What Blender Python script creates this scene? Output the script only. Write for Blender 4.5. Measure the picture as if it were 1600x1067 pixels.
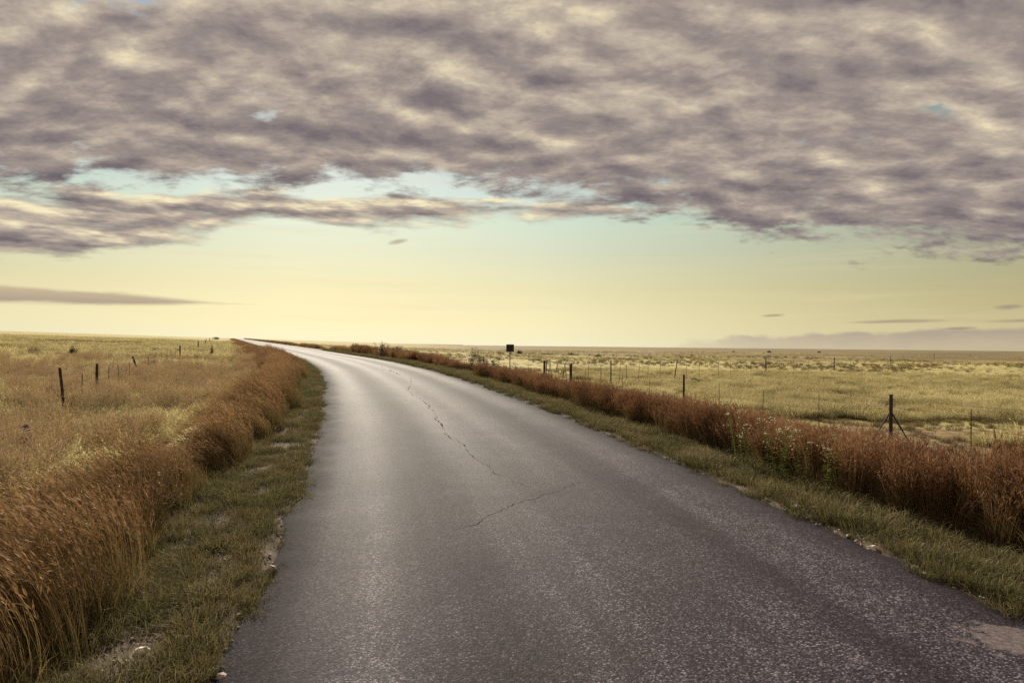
import bpy, math, os
import numpy as np
from math import radians, sin, cos, pi

for o in list(bpy.data.objects):
    bpy.data.objects.remove(o, do_unlink=True)
scene = bpy.context.scene
col = scene.collection
DEV = os.environ.get("DEV", "")

# ------------------------------------------------------------------ camera
cam_data = bpy.data.cameras.new("camera")
cam = bpy.data.objects.new("camera", cam_data)
col.objects.link(cam)
cam_data.sensor_width = 36.0
cam_data.lens = 24.0
cam_data.clip_start = 0.05
cam_data.clip_end = 20000.0
cam.location = (0.0, 0.0, 1.8)
cam.rotation_mode = 'QUATERNION'
from mathutils import Euler, Quaternion, Vector
_q = Euler((radians(90 + 0.35), 0, 0)).to_quaternion()
cam.rotation_quaternion = _q @ Quaternion((0, 0, 1), radians(0.60))
scene.camera = cam

# ------------------------------------------------------------------ node helper
class S:
    """a socket with arithmetic; every operation adds a Math node"""
    def __init__(self, nt, sock): self.nt, self.s = nt, sock
    def _m(self, op, *a, clamp=False):
        n = self.nt.nodes.new('ShaderNodeMath'); n.operation = op; n.use_clamp = clamp
        for i, v in enumerate((self,) + a):
            if isinstance(v, S): self.nt.links.new(v.s, n.inputs[i])
            else: n.inputs[i].default_value = v
        return S(self.nt, n.outputs[0])
    def __add__(self, b): return self._m('ADD', b)
    __radd__ = __add__
    def __mul__(self, b): return self._m('MULTIPLY', b)
    __rmul__ = __mul__
    def __sub__(self, b): return self._m('SUBTRACT', b)
    def __rsub__(self, b): return (self * -1.0) + b
    def __truediv__(self, b): return self._m('DIVIDE', b)
    def min(self, b): return self._m('MINIMUM', b)
    def max(self, b): return self._m('MAXIMUM', b)
    def abs(self): return self._m('ABSOLUTE')
    def pow(self, b): return self._m('POWER', b)
    def clamp(self): return self._m('ADD', 0.0, clamp=True)
    def step(self, a, b):
        n = self.nt.nodes.new('ShaderNodeMapRange'); n.interpolation_type = 'SMOOTHSTEP'
        for i, v in ((0, self), (1, a), (2, b)):
            if isinstance(v, S): self.nt.links.new(v.s, n.inputs[i])
            else: n.inputs[i].default_value = v
        return S(self.nt, n.outputs[0])

class G:
    def __init__(self, nt): self.nt = nt
    def new(self, t, **k):
        n = self.nt.nodes.new(t)
        for a, b in k.items(): setattr(n, a, b)
        return n
    def put(self, v, sock):
        if isinstance(v, S): self.nt.links.new(v.s, sock)
        elif hasattr(v, 'is_linked'): self.nt.links.new(v, sock)
        else: sock.default_value = v
    def xyz(self, x, y, z):
        n = self.new('ShaderNodeCombineXYZ')
        for i, v in enumerate((x, y, z)): self.put(v, n.inputs[i])
        return n.outputs[0]
    def sep(self, vec):
        n = self.new('ShaderNodeSeparateXYZ'); self.nt.links.new(vec, n.inputs[0])
        return [S(self.nt, o) for o in n.outputs]
    def noise(self, vec, scale, detail=6, rough=.55, dist=0.0, typ='FBM', out=0):
        n = self.new('ShaderNodeTexNoise'); n.noise_type = typ
        if vec is not None: self.nt.links.new(vec, n.inputs['Vector'])
        n.inputs['Scale'].default_value = scale; n.inputs['Detail'].default_value = detail
        n.inputs['Roughness'].default_value = rough; n.inputs['Distortion'].default_value = dist
        return S(self.nt, n.outputs[out])
    def ramp(self, f, stops, interp='LINEAR'):
        n = self.new('ShaderNodeValToRGB'); cr = n.color_ramp; cr.interpolation = interp
        while len(cr.elements) < len(stops): cr.elements.new(0.5)
        for e, (p, c) in zip(cr.elements, stops):
            e.position = p
            e.color = (c, c, c, 1) if isinstance(c, (int, float)) else (*c[:3], 1)
        self.put(f, n.inputs[0]); return n.outputs[0]
    def curve(self, f, pts, lo, hi):
        """piecewise-linear function of f, pts are (position, value)"""
        x = (f - lo) / (hi - lo)
        vmax = max(p[1] for p in pts)
        r = self.ramp(x, [((a - lo) / (hi - lo), b / vmax) for a, b in pts], 'B_SPLINE' if False else 'LINEAR')
        return S(self.nt, r) * vmax
    def mix(self, f, a, b, mode='MIX'):
        n = self.new('ShaderNodeMix'); n.data_type = 'RGBA'; n.blend_type = mode
        self.put(f, n.inputs[0])
        for v, s in ((a, n.inputs[6]), (b, n.inputs[7])):
            if isinstance(v, tuple): s.default_value = (*v[:3], 1)
            else: self.put(v, s)
        return n.outputs[2]

def srgb(r, g, b):
    f = lambda c: (c / 255 / 12.92) if c / 255 <= .04045 else ((c / 255 + .055) / 1.055) ** 2.4
    return (f(r), f(g), f(b))

# ------------------------------------------------------------------ world: sky with a broken cloud deck
SUN_AZ, SUN_EL = radians(-15), radians(28)          # azimuth clockwise from +Y (ahead), elevation
world = bpy.data.worlds.new("World"); scene.world = world; world.use_nodes = True
wt = world.node_tree; wt.nodes.clear(); w = G(wt)
tc = w.new('ShaderNodeTexCoord')
dx, dy, dz = w.sep(tc.outputs['Generated'])
hyp = (dx * dx + dy * dy).pow(0.5).max(0.001)
e = (dz / hyp)                                     # tangent of elevation
az = dx._m('ARCTAN2', dy) * (180 / pi)             # degrees, 0 ahead, + right
zz = dz.max(0.02) + 0.24
px, py = dx / zz, dy / zz                          # point on a flat cloud deck
warpn = w.new('ShaderNodeTexNoise'); wt.links.new(w.xyz(px, py, 0.0), warpn.inputs['Vector'])
warpn.inputs['Scale'].default_value = 1.1; warpn.inputs['Detail'].default_value = 3
ws = w.sep(warpn.outputs['Color'])
qx = px + (ws[0] - .5) * 0.22; qy = py + (ws[1] - .5) * 0.16

def deck_pt(ox, oy): return w.xyz((qx + ox) * 0.72, (qy + oy) * 1.0, 3.7)
p0 = deck_pt(0.0, 0.0)
n0 = w.noise(p0, 2.1, 2.5, .5) * 0.34 + w.noise(p0, 8.2, 9, .63) * 0.66
def puff(ox, oy):
    p = deck_pt(ox, oy); return w.noise(p, 7.6, 5.0, .58) * .80 + w.noise(p, 2.6, 1.5, .5) * .20
relief = puff(0.0, 0.0) - puff(0.018, -0.062)
edge_az = [(-180, .20), (-60, .20), (-37, .196), (-29, .212), (-20, .230), (-10, .240), (0, .238), (10, .224),
           (15, .200), (20, .170), (25, .160), (29, .150), (37, .134), (60, .11), (180, .20)]
E1 = w.curve(az, edge_az, -180, 180)
low_az = [(-180, .09), (-60, .09), (-37, .094), (-29, .120), (-20, .164), (-10, .172), (0, .178), (10, .184), (15, .186), (20, .170), (25, .155), (37, .13), (180, .15)]
E2 = w.curve(az, low_az, -180, 180)
rag = w.noise(w.xyz(az * 0.035, e * 9.0, 1.0), 3.0, 6, .6) - 0.5
ragf = w.noise(w.xyz(az * 0.10, e * 45.0, 5.0), 2.2, 5, .62) - 0.5
# main deck: thickness grows quickly above its edge
deck = ((e - E1 - 0.012 + rag * 0.020 + ragf * 0.016) / 0.045)
cov1 = deck.min(1.0).max(-5.0)
hole = w.noise(p0, 2.7, 5, .6)
dens1 = n0 * 3.1 - 1.12 + cov1 * 0.50 - hole.step(.50, .70) * .70 * ((e - E1) / 0.08).clamp()
# lower bank between the teal gap and the clear band
nb = w.noise(w.xyz(az * 0.055, e * 14.0, 9.0), 2.6, 8, .6)
bank_t = ((e - E2 + rag * 0.020) / 0.020).min((E1 - 0.020 - e + ragf * 0.03) / 0.016).min(1.0)
bank_w = w.curve(az, [(-180, .7), (-60, 1), (-25, 1.0), (-16, 1.0), (0, .96), (10, .94), (16, .80), (20, .0001), (25, .0001), (180, .5)], -180, 180)
dens2 = (nb * 2.0 - 1.05 + bank_t.max(-2.0) * 0.55) * 0.8 + (bank_w - 0.9) * 0.8 + (n0 - .5) * 0.7
# long flat streak low on the left
stt = w.curve(az, [(-180, .0001), (-70, .0001), (-52, 1.0), (-37, .95), (-29, .72), (-24, .34), (-18.5, .0001), (180, .0001)], -180, 180)
st_mid = (az * -0.00012 + 0.0500)
st = stt * 0.0140 - 0.0012 - (e - st_mid).abs() + ragf * 0.007 * (stt + .1) + (nb - .5) * 0.012 * stt
dens3 = (st / 0.009).min(1.0) * 0.55
# bank of far cumulus along the right horizon
hz_top = w.curve(az, [(-180, .0001), (12, .0001), (18, .018), (26, .023), (33, .027), (45, .034), (80, .03), (180, .0001)], -180, 180)
hzn = w.noise(w.xyz(az * 0.16, e * 22.0, 2.0), 1.6, 6, .55)
hz = ((hz_top - e + (hzn - .5) * 0.034) / 0.006).clamp() * w.curve(az, [(-180, 0), (11, .0001), (20, .8), (180, 1)], -180, 180)
# a few small detached wisps: (azimuth, tan elevation, half width deg, half height)
wisp = None
for a0, e0, wa, we in ((-9.6, .148, .95, .0045), (20.9, .045, 1.0, .0022), (29.5, .036, 3.6, .0030), (36.0, .052, 1.0, .0035), (33.2, .027, 1.2, .0025), (38.5, .036, 4.0, .003)):
    u = (az - a0) / wa
    slope = 0.0035 if a0 < 0 else 0.0008
    v = (e - e0 - u * slope + ragf * 0.004) / we
    r = ((1.0 - u * u - v * v + ragf * 1.0)).max(0.0).min(1.0)
    wisp = r if wisp is None else wisp.max(r)

# clear sky colour (real sky model graded with the photograph's yellow-to-teal haze)
sky = w.new('ShaderNodeTexSky'); sky.sky_type = 'NISHITA'; sky.sun_disc = False
sky.sun_elevation = SUN_EL; sky.sun_rotation = SUN_AZ; sky.dust_density = 3.0; sky.air_density = 1.2
es = e.max(0.0).min(1.0)
haze_col = w.ramp(es * 2.0, [(0.0, srgb(254, 249, 212)), (0.06, srgb(247, 240, 194)), (0.16, srgb(227, 223, 178)),
                             (0.27, srgb(208, 217, 190)), (0.36, srgb(198, 220, 202)), (0.46, srgb(184, 208, 208)), (0.70, srgb(130, 160, 182)), (1.0, srgb(110, 140, 170))])
dim = w.curve(az, [(-180, .72), (-60, .86), (-37, .93), (-18, 1.03), (2, 1.0), (18, .86), (37, .66), (60, .62), (180, .72)], -180, 180)
warm = w.curve(az, [(-180, .3), (-20, .0001), (5, .06), (37, .55), (70, .5), (180, .3)], -180, 180)
haze_col = w.mix(warm, haze_col, w.mix(1.0, haze_col, (0.96, 0.84, 0.62), 'MULTIPLY'))
dimc = w.new('ShaderNodeCombineColor'); [wt.links.new(dim.s, dimc.inputs[i]) for i in range(3)]
haze_col = w.mix(1.0, haze_col, dimc.outputs[0], 'MULTIPLY')
skyn = w.mix(1.0, sky.outputs[0], (0.075, 0.075, 0.075), 'MULTIPLY')
clear = w.mix(0.12, haze_col, skyn)

def cloud_colour(f):
    """lit upper shoulders of the puffs go cream, their bases taupe to mauve grey"""
    return w.ramp(f, [(0.0, srgb(248, 236, 196)), (0.14, srgb(227, 212, 181)), (0.30, srgb(193, 179, 161)),
                      (0.50, srgb(159, 146, 139)), (0.74, srgb(126, 116, 118)), (1.0, srgb(98, 92, 102))])
under = ((e - E1) / 0.12).clamp()
c1 = cloud_colour((n0 - .5) * 0.70 + 0.58 - relief * 1.45 - under * 0.13)
a1 = dens1.step(-0.10, 0.40)
relb = (nb - w.noise(w.xyz(az * 0.055, e * 14.0 + 0.14, 9.0), 2.6, 4, .6))
c2 = cloud_colour((nb - .5) * 0.7 + 0.24 - relb * 2.4 + ((E1 - 0.02 - e) / 0.10).clamp() * 0.42 - (n0 - .5) * 0.3)
a2 = dens2.step(-0.08, 0.40)
c3 = w.mix(((e - st_mid) / 0.012 * .5 + .5).clamp(), srgb(160, 143, 135), srgb(205, 186, 150))
a3 = dens3.step(-0.05, 0.40) * 0.92
c4 = w.mix(((e / 0.02) + (hzn - .5) * 1.6 - 0.2).clamp(), srgb(192, 174, 152), srgb(164, 146, 142))
veil = w.noise(w.xyz(az * 0.03, e * 38.0, 4.0), 1.6, 6, .6).step(.48, .74) * e.step(.0, .05)
clear = w.mix(veil * 0.22, clear, srgb(236, 218, 180))
out = w.mix(hz * 0.80, clear, c4)
out = w.mix(wisp * 0.65, out, srgb(150, 134, 120))
out = w.mix(a3, out, c3)
out = w.mix(a2, out, c2)
out = w.mix(a1, out, c1)
# below the horizon: the dull tone of far land
out = w.mix(e.step(-0.01, -0.004), (0.12, 0.10, 0.07), out) if False else out
bg = w.new('ShaderNodeBackground'); wt.links.new(out, bg.inputs[0]); bg.inputs[1].default_value = 0.575
wo = w.new('ShaderNodeOutputWorld'); wt.links.new(bg.outputs[0], wo.inputs[0])
world.cycles.sampling_method = 'MANUAL'; world.cycles.sample_map_resolution = 512

# ------------------------------------------------------------------ sun and exposure
sun_d = bpy.data.lights.new("sun", 'SUN'); sun_d.energy = 5.0; sun_d.angle = radians(1.2); sun_d.color = (1.0, .90, .72)
sun = bpy.data.objects.new("sun", sun_d); col.objects.link(sun)
_dir = Vector((sin(SUN_AZ) * cos(SUN_EL), cos(SUN_AZ) * cos(SUN_EL), sin(SUN_EL)))
sun.rotation_euler = (-_dir).to_track_quat('-Z', 'Y').to_euler()
sun.location = (3, 40, 40)
vs = scene.view_settings
vs.view_transform = 'Standard'; vs.look = 'None'; vs.gamma = 1.0; vs.exposure = 0.80; vs.use_curve_mapping = False
scene.render.engine = 'CYCLES'
scene.cycles.max_bounces = 6; scene.cycles.diffuse_bounces = 3; scene.cycles.transmission_bounces = 3; scene.cycles.glossy_bounces = 2
scene.cycles.use_adaptive_sampling = True; scene.cycles.use_denoising = False

# ------------------------------------------------------------------ small numeric helpers
rng = np.random.default_rng(11)
def _hash(ix, iy, seed):
    h = (ix.astype(np.int64) * 374761393 + iy.astype(np.int64) * 668265263 + seed * 974711) & 0x7fffffff
    h = ((h ^ (h >> 13)) * 1274126177) & 0x7fffffff
    return ((h ^ (h >> 16)) & 0xffff) / 65535.0
def vnoise(x, y, sc, seed=0):
    x = np.asarray(x, float) / sc; y = np.asarray(y, float) / sc
    ix, iy = np.floor(x), np.floor(y); fx, fy = x - ix, y - iy
    fx = fx * fx * (3 - 2 * fx); fy = fy * fy * (3 - 2 * fy)
    a = _hash(ix, iy, seed); b = _hash(ix + 1, iy, seed); c = _hash(ix, iy + 1, seed); d = _hash(ix + 1, iy + 1, seed)
    return (a * (1 - fx) + b * fx) * (1 - fy) + (c * (1 - fx) + d * fx) * fy
def fbm(x, y, sc, seed=0):
    return (vnoise(x, y, sc, seed) + .5 * vnoise(x, y, sc / 2.1, seed + 1) + .25 * vnoise(x, y, sc / 4.3, seed + 2)) / 1.75
def sstep(a, b, x):
    t = np.clip((np.asarray(x, float) - a) / (b - a), 0, 1); return t * t * (3 - 2 * t)

# ------------------------------------------------------------------ road line and terrain
ROAD_W = 5.2
_cy = np.array([-60, -20, 0, 4.64, 5.77, 7.19, 9.28, 11.2, 14.5, 19.2, 24.3, 31.65, 45, 60.4, 91, 165, 435, 700, 1600])
_cx = np.array([11.5, 5.0, 1.72, .85, .62, .34, -.10, -.55, -1.32, -2.6, -4.02, -6.3, -11.3, -17.5, -30.1, -60.9, -173, -283, -660])
_yy = np.concatenate([np.arange(-60, 120, 0.25), np.arange(120, 1600, 2.0)])
_xx = np.interp(_yy, _cy, _cx)
for _ in range(3):                                   # smooth the near part of the line
    k = 13; pad = np.pad(_xx[:720], (k // 2, k // 2), mode='reflect', reflect_type='odd')
    _xx[:720] = np.convolve(pad, np.ones(k) / k, 'valid')
def xc(y): return np.interp(y, _yy, _xx)
def slope_c(y): return (xc(np.asarray(y) + .5) - xc(np.asarray(y) - .5))
def lat(x, y):                                       # signed distance from the road's centre line
    m = slope_c(y); return (x - xc(y)) / np.sqrt(1 + m * m)
def road_z(y):
    return np.interp(y, [-60, 0, 4, 10, 20, 30, 41, 60, 100, 200, 400, 600, 900, 1600],
                     [-.3, -.06, 0, .15, .38, .58, .75, .91, 1.25, 2.1, 3.85, 5.5, 7.4, 7.6])
def land_z(x, y):
    d = np.hypot(x, y); k = np.minimum(1.0, 1000 / np.maximum(d, 1))
    xs = np.asarray(x, float) * k
    rise = 0.022 * 0.5 * (np.sqrt(xs * xs + 60) - xs)
    und = (fbm(x, y, 23, 5) - .5) * 0.35 * sstep(12, 40, d) + (fbm(x, y, 90, 9) - .5) * 0.9 * sstep(60, 200, d)
    return -.43 + rise + und
def terrain(x, y):
    x = np.asarray(x, float); y = np.asarray(y, float)
    t = lat(x, y); a = np.abs(t) - ROAD_W / 2
    rz = road_z(y) + .02
    f = land_z(x, y) + (fbm(x, y, 1.7, 3) - .5) * .10
    ditch = -.16 * np.exp(-((a - 2.9) / .8) ** 2) * sstep(90, 30, y)
    shoulder = rz - .05 * sstep(0, 1.2, a) + (fbm(x, y, .8, 4) - .5) * .06 * sstep(.0, .5, a)
    z = shoulder + (f - shoulder) * sstep(1.0, 4.6, a) + ditch
    bed = rz - .10 - .0025 * np.maximum(y - 20, 0)
    wgt = sstep(0.02, -0.25 - .004 * np.maximum(y, 0), a)
    return z * (1 - wgt) + bed * wgt

# ------------------------------------------------------------------ object helpers
def tag(o, label=None, cat=None, group=None, kind=None):
    if label: o['label'] = label
    if cat: o['category'] = cat
    if group: o['group'] = group
    if kind: o['kind'] = kind
    return o
def link(name, me, parent=None, mat=None):
    o = bpy.data.objects.new(name, me); col.objects.link(o)
    if parent is not None: o.parent = parent
    if mat is not None and me is not None and len(me.materials) == 0: me.materials.append(mat)
    return o
def empty(name, loc):
    o = bpy.data.objects.new(name, None); col.objects.link(o); o.location = loc; o.empty_display_size = .1
    return o
def mesh_np(name, V, Fq, smooth=False, attrs=None):
    me = bpy.data.meshes.new(name)
    Fq = np.asarray(Fq, np.int32); n = Fq.shape[1]
    me.vertices.add(len(V)); me.vertices.foreach_set('co', np.asarray(V, np.float32).ravel())
    me.loops.add(Fq.size); me.loops.foreach_set('vertex_index', Fq.ravel())
    me.polygons.add(len(Fq)); me.polygons.foreach_set('loop_start', np.arange(0, Fq.size, n, dtype=np.int32))
    if smooth: me.polygons.foreach_set('use_smooth', np.ones(len(Fq), bool))
    for k, a in (attrs or {}).items():
        at = me.attributes.new(k, 'FLOAT', 'POINT'); at.data.foreach_set('value', np.asarray(a, np.float32))
    me.update(calc_edges=True); me.validate()
    return me
class MB:
    """collects shapes in one mesh"""
    def __init__(self): self.v, self.f = [], []
    def tube(self, p, q, r0, r1=None, n=7, cap=True):
        r1 = r0 if r1 is None else r1
        p, q = Vector(p), Vector(q); d = (q - p).normalized()
        a = d.cross(Vector((0, 0, 1)) if abs(d.z) < .9 else Vector((1, 0, 0))).normalized(); b = d.cross(a)
        o = len(self.v)
        for c, r in ((p, r0), (q, r1)):
            for i in range(n):
                t = 2 * pi * i / n; self.v.append(tuple(c + a * (r * cos(t)) + b * (r * sin(t))))
        for i in range(n):
            j = (i + 1) % n; self.f.append((o + i, o + j, o + n + j, o + n + i))
        if cap: self.f.append(tuple(o + n + i for i in range(n))); self.f.append(tuple(o + i for i in reversed(range(n))))
        return self
    def box(self, c, s, bev=0.0):
        o = len(self.v); x, y, z = c; a, b, h = s[0] / 2, s[1] / 2, s[2] / 2
        for k in (-h, h):
            for (i, j) in ((-a, -b), (a, -b), (a, b), (-a, b)): self.v.append((x + i, y + j, z + k))
        for q in ((3, 2, 1, 0), (4, 5, 6, 7), (0, 1, 5, 4), (1, 2, 6, 5), (2, 3, 7, 6), (3, 0, 4, 7)): self.f.append(tuple(o + i for i in q))
        return self
    def quad(self, *p):
        o = len(self.v); self.v += [tuple(i) for i in p]; self.f.append(tuple(range(o, o + len(p)))); return self
    def mesh(self, name):
        me = bpy.data.meshes.new(name); me.from_pydata(self.v, [], self.f); me.update(); return me
    def build(self, name, mat, parent=None):
        return link(name, self.mesh(name), parent, mat)

# ------------------------------------------------------------------ materials
def new_mat(name):
    m = bpy.data.materials.new(name); m.use_nodes = True
    nt = m.node_tree; nt.nodes.clear(); g = G(nt)
    out = g.new('ShaderNodeOutputMaterial')
    return m, nt, g, out
def attr(g, name, typ='GEOMETRY'):
    n = g.new('ShaderNodeAttribute'); n.attribute_name = name; n.attribute_type = typ
    return S(g.nt, n.outputs['Fac'])
def pos(g):
    return g.new('ShaderNodeNewGeometry').outputs['Position']
def principled(g, out, base, rough=.7, spec=.3, normal=None, metal=0.0):
    p = g.new('ShaderNodeBsdfPrincipled')
    if isinstance(base, tuple): p.inputs['Base Color'].default_value = (*base, 1)
    else: g.put(base, p.inputs['Base Color'])
    g.put(rough, p.inputs['Roughness']); p.inputs['Specular IOR Level'].default_value = spec
    p.inputs['Metallic'].default_value = metal
    if normal is not None: g.nt.links.new(normal, p.inputs['Normal'])
    g.nt.links.new(p.outputs[0], out.inputs[0]); return p
def bump(g, h, strength, dist):
    b = g.new('ShaderNodeBump'); b.inputs['Strength'].default_value = strength; b.inputs['Distance'].default_value = dist
    g.put(h, b.inputs['Height']); return b.outputs[0]

def ground_material():
    m, nt, g, out = new_mat('dry_earth_and_thatch')
    P = pos(g); x, y, z = g.sep(P)
    flat = g.xyz(x, y, 0.0)
    big = g.noise(flat, .035, 4, .55); mid = g.noise(flat, .22, 5, .6); fine = g.noise(flat, 3.2, 7, .68)
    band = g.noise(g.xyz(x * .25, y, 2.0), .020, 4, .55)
    soil = g.ramp(fine, [(.25, srgb(44, 37, 33)), (.48, srgb(74, 64, 54)), (.62, srgb(102, 90, 76)), (.8, srgb(150, 136, 116))])
    thatch = g.ramp(fine, [(.25, srgb(92, 78, 50)), (.45, srgb(142, 126, 84)), (.62, srgb(176, 158, 108)), (.85, srgb(208, 190, 140))])
    green = g.ramp(fine, [(.25, srgb(96, 92, 56)), (.5, srgb(158, 152, 96)), (.75, srgb(200, 190, 130))])
    brown = g.ramp(fine, [(.25, srgb(62, 50, 38)), (.5, srgb(108, 90, 64)), (.75, srgb(152, 132, 94))])
    c = g.mix(mid.step(.38, .60), thatch, green)
    c = g.mix((big + (mid - .5) * .5).step(.52, .66) * .55, c, brown)
    dist = (x * x + y * y).pow(.5)
    # far plain beyond the pasture on the right: its shadow painted in brown
    near_bare = (dist + (mid - .5) * 22.0).step(31, 17) * (x - 3.0).step(0.0, 4.0)
    c = g.mix(near_bare * .9, c, brown)
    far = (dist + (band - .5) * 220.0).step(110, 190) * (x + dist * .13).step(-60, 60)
    shaded_plain = g.ramp(g.noise(g.xyz(x * .16, y, 5.0), .05, 5, .6), [(.30, srgb(72, 60, 46)), (.52, srgb(96, 82, 60)), (.66, srgb(150, 134, 88)), (.8, srgb(118, 100, 70))])
    c = g.mix(far * .85, c, shaded_plain)
    shoulder = attr(g, 'verge')
    c = g.mix(shoulder, c, soil)
    nrm = bump(g, fine, .6, .05)
    principled(g, out, c, .95, .1, nrm)
    return m

def road_material():
    m, nt, g, out = new_mat('chip_seal_asphalt')
    P = pos(g); x, y, z = g.sep(P)
    flat = g.xyz(x, y, 0.0)
    t = attr(g, 'lateral')
    v = g.new('ShaderNodeTexVoronoi'); v.inputs['Scale'].default_value = 76; nt.links.new(flat, v.inputs['Vector'])
    vd = S(nt, v.outputs['Distance']); vc = g.sep(v.outputs['Color'])
    v2 = g.new('ShaderNodeTexVoronoi'); v2.inputs['Scale'].default_value = 36; nt.links.new(flat, v2.inputs['Vector'])
    vc2 = g.sep(v2.outputs['Color'])
    fine = g.noise(flat, 26, 4, .7); mid = g.noise(flat, 1.6, 5, .6); big = g.noise(flat, .28, 4, .5)
    lump = g.noise(flat, 9.0, 3, .6)
    tracks = None
    for c0 in (-1.75, -.35, .55, 1.85):
        q = (t - c0) / .42; b = ((q * q) * -1.0)._m('EXPONENT')
        tracks = b if tracks is None else tracks + b
    streak = g.noise(g.xyz(t * 2.2, y * .10, 1.0), 1.0, 5, .6)
    bleed = (mid * .55 + big * .7 + lump * .25 + tracks * .34 + streak * 1.15)
    val = vc[0] * .66 + fine * .50 + (bleed - 1.56) * .60 - .06
    edge = (t.abs() + (mid - .5) * .5).step(2.05, 2.55)
    val = val - edge * .14
    stone = g.ramp(val, [(.16, srgb(11, 8, 13)), (.36, srgb(31, 26, 36)), (.54, srgb(61, 54, 67)), (.72, srgb(94, 86, 99)), (.97, srgb(156, 148, 156))])
    tar = (vd / .55).pow(2.0).clamp()
    c = g.mix(tar * .8, stone, srgb(36, 31, 35))
    # one worn, paler repair near the right edge
    ex, ey = (x - 3.14) / .30, (y - 4.20) / .21
    worn = ((ex * ex + ey * ey).pow(.5) + (lump - .5) * 2.4 + (mid - .5) * 1.0 + (fine - .5) * .7).step(1.15, .80)
    c = g.mix(worn * .85, c, g.ramp(fine, [(.25, srgb(52, 45, 48)), (.5, srgb(96, 86, 87)), (.75, srgb(134, 122, 120))]))
    h = (1.0 - tar) * (1.0 - worn * .8) * .7 + fine * .6 + vc[1] * .4
    nrm = bump(g, h, .5, .005)
    rough = fine * .15 + .74 + edge * .10 - tracks * .07
    principled(g, out, c, rough, .07, nrm)
    return m

def plain_mat(name, a, b, scale=20, rough=.7, spec=.3, metal=0.0, bmp=.3):
    m, nt, g, out = new_mat(name)
    n = g.new('ShaderNodeTexCoord')
    f = g.noise(n.outputs['Object'], scale, 5, .65)
    c = g.ramp(f, [(.3, a), (.7, b)])
    principled(g, out, c, rough, spec, bump(g, f, bmp, .01), metal)
    return m

def blade_material(name, stops, var, patch=None, trans=.38, hue=.5):
    """colour runs along each blade (attribute h), varies per blade (rnd), per clump and by place"""
    m, nt, g, out = new_mat(name)
    h = attr(g, 'h'); r = attr(g, 'rnd')
    oi = g.new('ShaderNodeObjectInfo'); orand = S(nt, oi.outputs['Random'])
    col_a = g.ramp(h, [(p, a) for p, a, b in stops]); col_b = g.ramp(h, [(p, b) for p, a, b in stops])
    f = r * .55 + orand * .45
    if patch:
        P = pos(g); x, y, z = g.sep(P)
        f = (f * .6 + (g.noise(g.xyz(x, y, 0.0), patch, 3, .55) - .5) * 2.2 + .2).clamp()
    c = g.mix(f, col_a, col_b)
    bright = (orand * .6 + r * .4 - .5) * var + 1.0
    cc = g.new('ShaderNodeCombineColor'); [nt.links.new(bright.s, cc.inputs[i]) for i in range(3)]
    c = g.mix(1.0, c, cc.outputs[0], 'MULTIPLY')
    d = g.new('ShaderNodeBsdfDiffuse'); nt.links.new(c, d.inputs[0])
    tr = g.new('ShaderNodeBsdfTranslucent'); nt.links.new(c, tr.inputs[0])
    mx = g.new('ShaderNodeMixShader'); mx.inputs[0].default_value = trans
    nt.links.new(d.outputs[0], mx.inputs[1]); nt.links.new(tr.outputs[0], mx.inputs[2])
    gl = g.new('ShaderNodeBsdfGlossy'); gl.inputs['Roughness'].default_value = .45; gl.inputs[0].default_value = (.9, .85, .75, 1)
    mx2 = g.new('ShaderNodeMixShader'); mx2.inputs[0].default_value = .015
    nt.links.new(mx.outputs[0], mx2.inputs[1]); nt.links.new(gl.outputs[0], mx2.inputs[2])
    nt.links.new(mx2.outputs[0], out.inputs[0])
    return m

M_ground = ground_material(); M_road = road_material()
M_rust = blade_material('red_oat_grass', [
    (0.0, srgb(75, 70, 45), srgb(88, 77, 51)), (.35, srgb(97, 78, 52), srgb(111, 91, 61)),
    (.62, srgb(107, 75, 54), srgb(128, 99, 70)), (1.0, srgb(102, 68, 51), srgb(148, 115, 85))], 1.0, .45, .31)
M_gold = blade_material('windblown_russet_grass', [
    (0.0, srgb(77, 74, 45), srgb(87, 80, 49)), (.4, srgb(118, 99, 65), srgb(107, 87, 56)),
    (.7, srgb(148, 118, 82), srgb(120, 91, 63)), (1.0, srgb(188, 157, 115), srgb(140, 107, 78))], 1.0, .45, .36)
M_meadow = blade_material('thin_meadow_grass', [
    (0.0, srgb(92, 89, 60), srgb(91, 85, 64)), (.4, srgb(139, 125, 91), srgb(129, 114, 87)),
    (.7, srgb(162, 142, 104), srgb(141, 116, 91)), (1.0, srgb(181, 160, 121), srgb(144, 116, 94))], .8, .5, .34)
M_straw = blade_material('straw_field_grass', [
    (0.0, srgb(120, 111, 74), srgb(99, 92, 63)), (.5, srgb(194, 181, 133), srgb(151, 139, 97)), (1.0, srgb(227, 215, 172), srgb(181, 166, 120))], .9, .12, .48)
M_brown = blade_material('brown_wiry_grass', [
    (0.0, srgb(69, 58, 45), srgb(78, 69, 46)), (.5, srgb(104, 87, 63), srgb(119, 106, 71)), (1.0, srgb(130, 108, 78), srgb(145, 128, 89))], .6, .1, .3)
M_verge = blade_material('short_verge_grass', [
    (0.0, srgb(60, 60, 38), srgb(83, 76, 54)), (.5, srgb(89, 89, 54), srgb(132, 119, 85)), (1.0, srgb(117, 112, 72), srgb(173, 157, 119))], .8, 1.3, .34)
M_dark = blade_material('dark_weed_foliage', [
    (0.0, srgb(44, 44, 27), srgb(51, 44, 34)), (1.0, srgb(67, 71, 36), srgb(72, 63, 46))], .5)
M_leaf = blade_material('weed_leaf', [
    (0.0, srgb(60, 66, 34), srgb(68, 74, 38)), (1.0, srgb(92, 100, 52), srgb(112, 114, 64))], .4)
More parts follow.
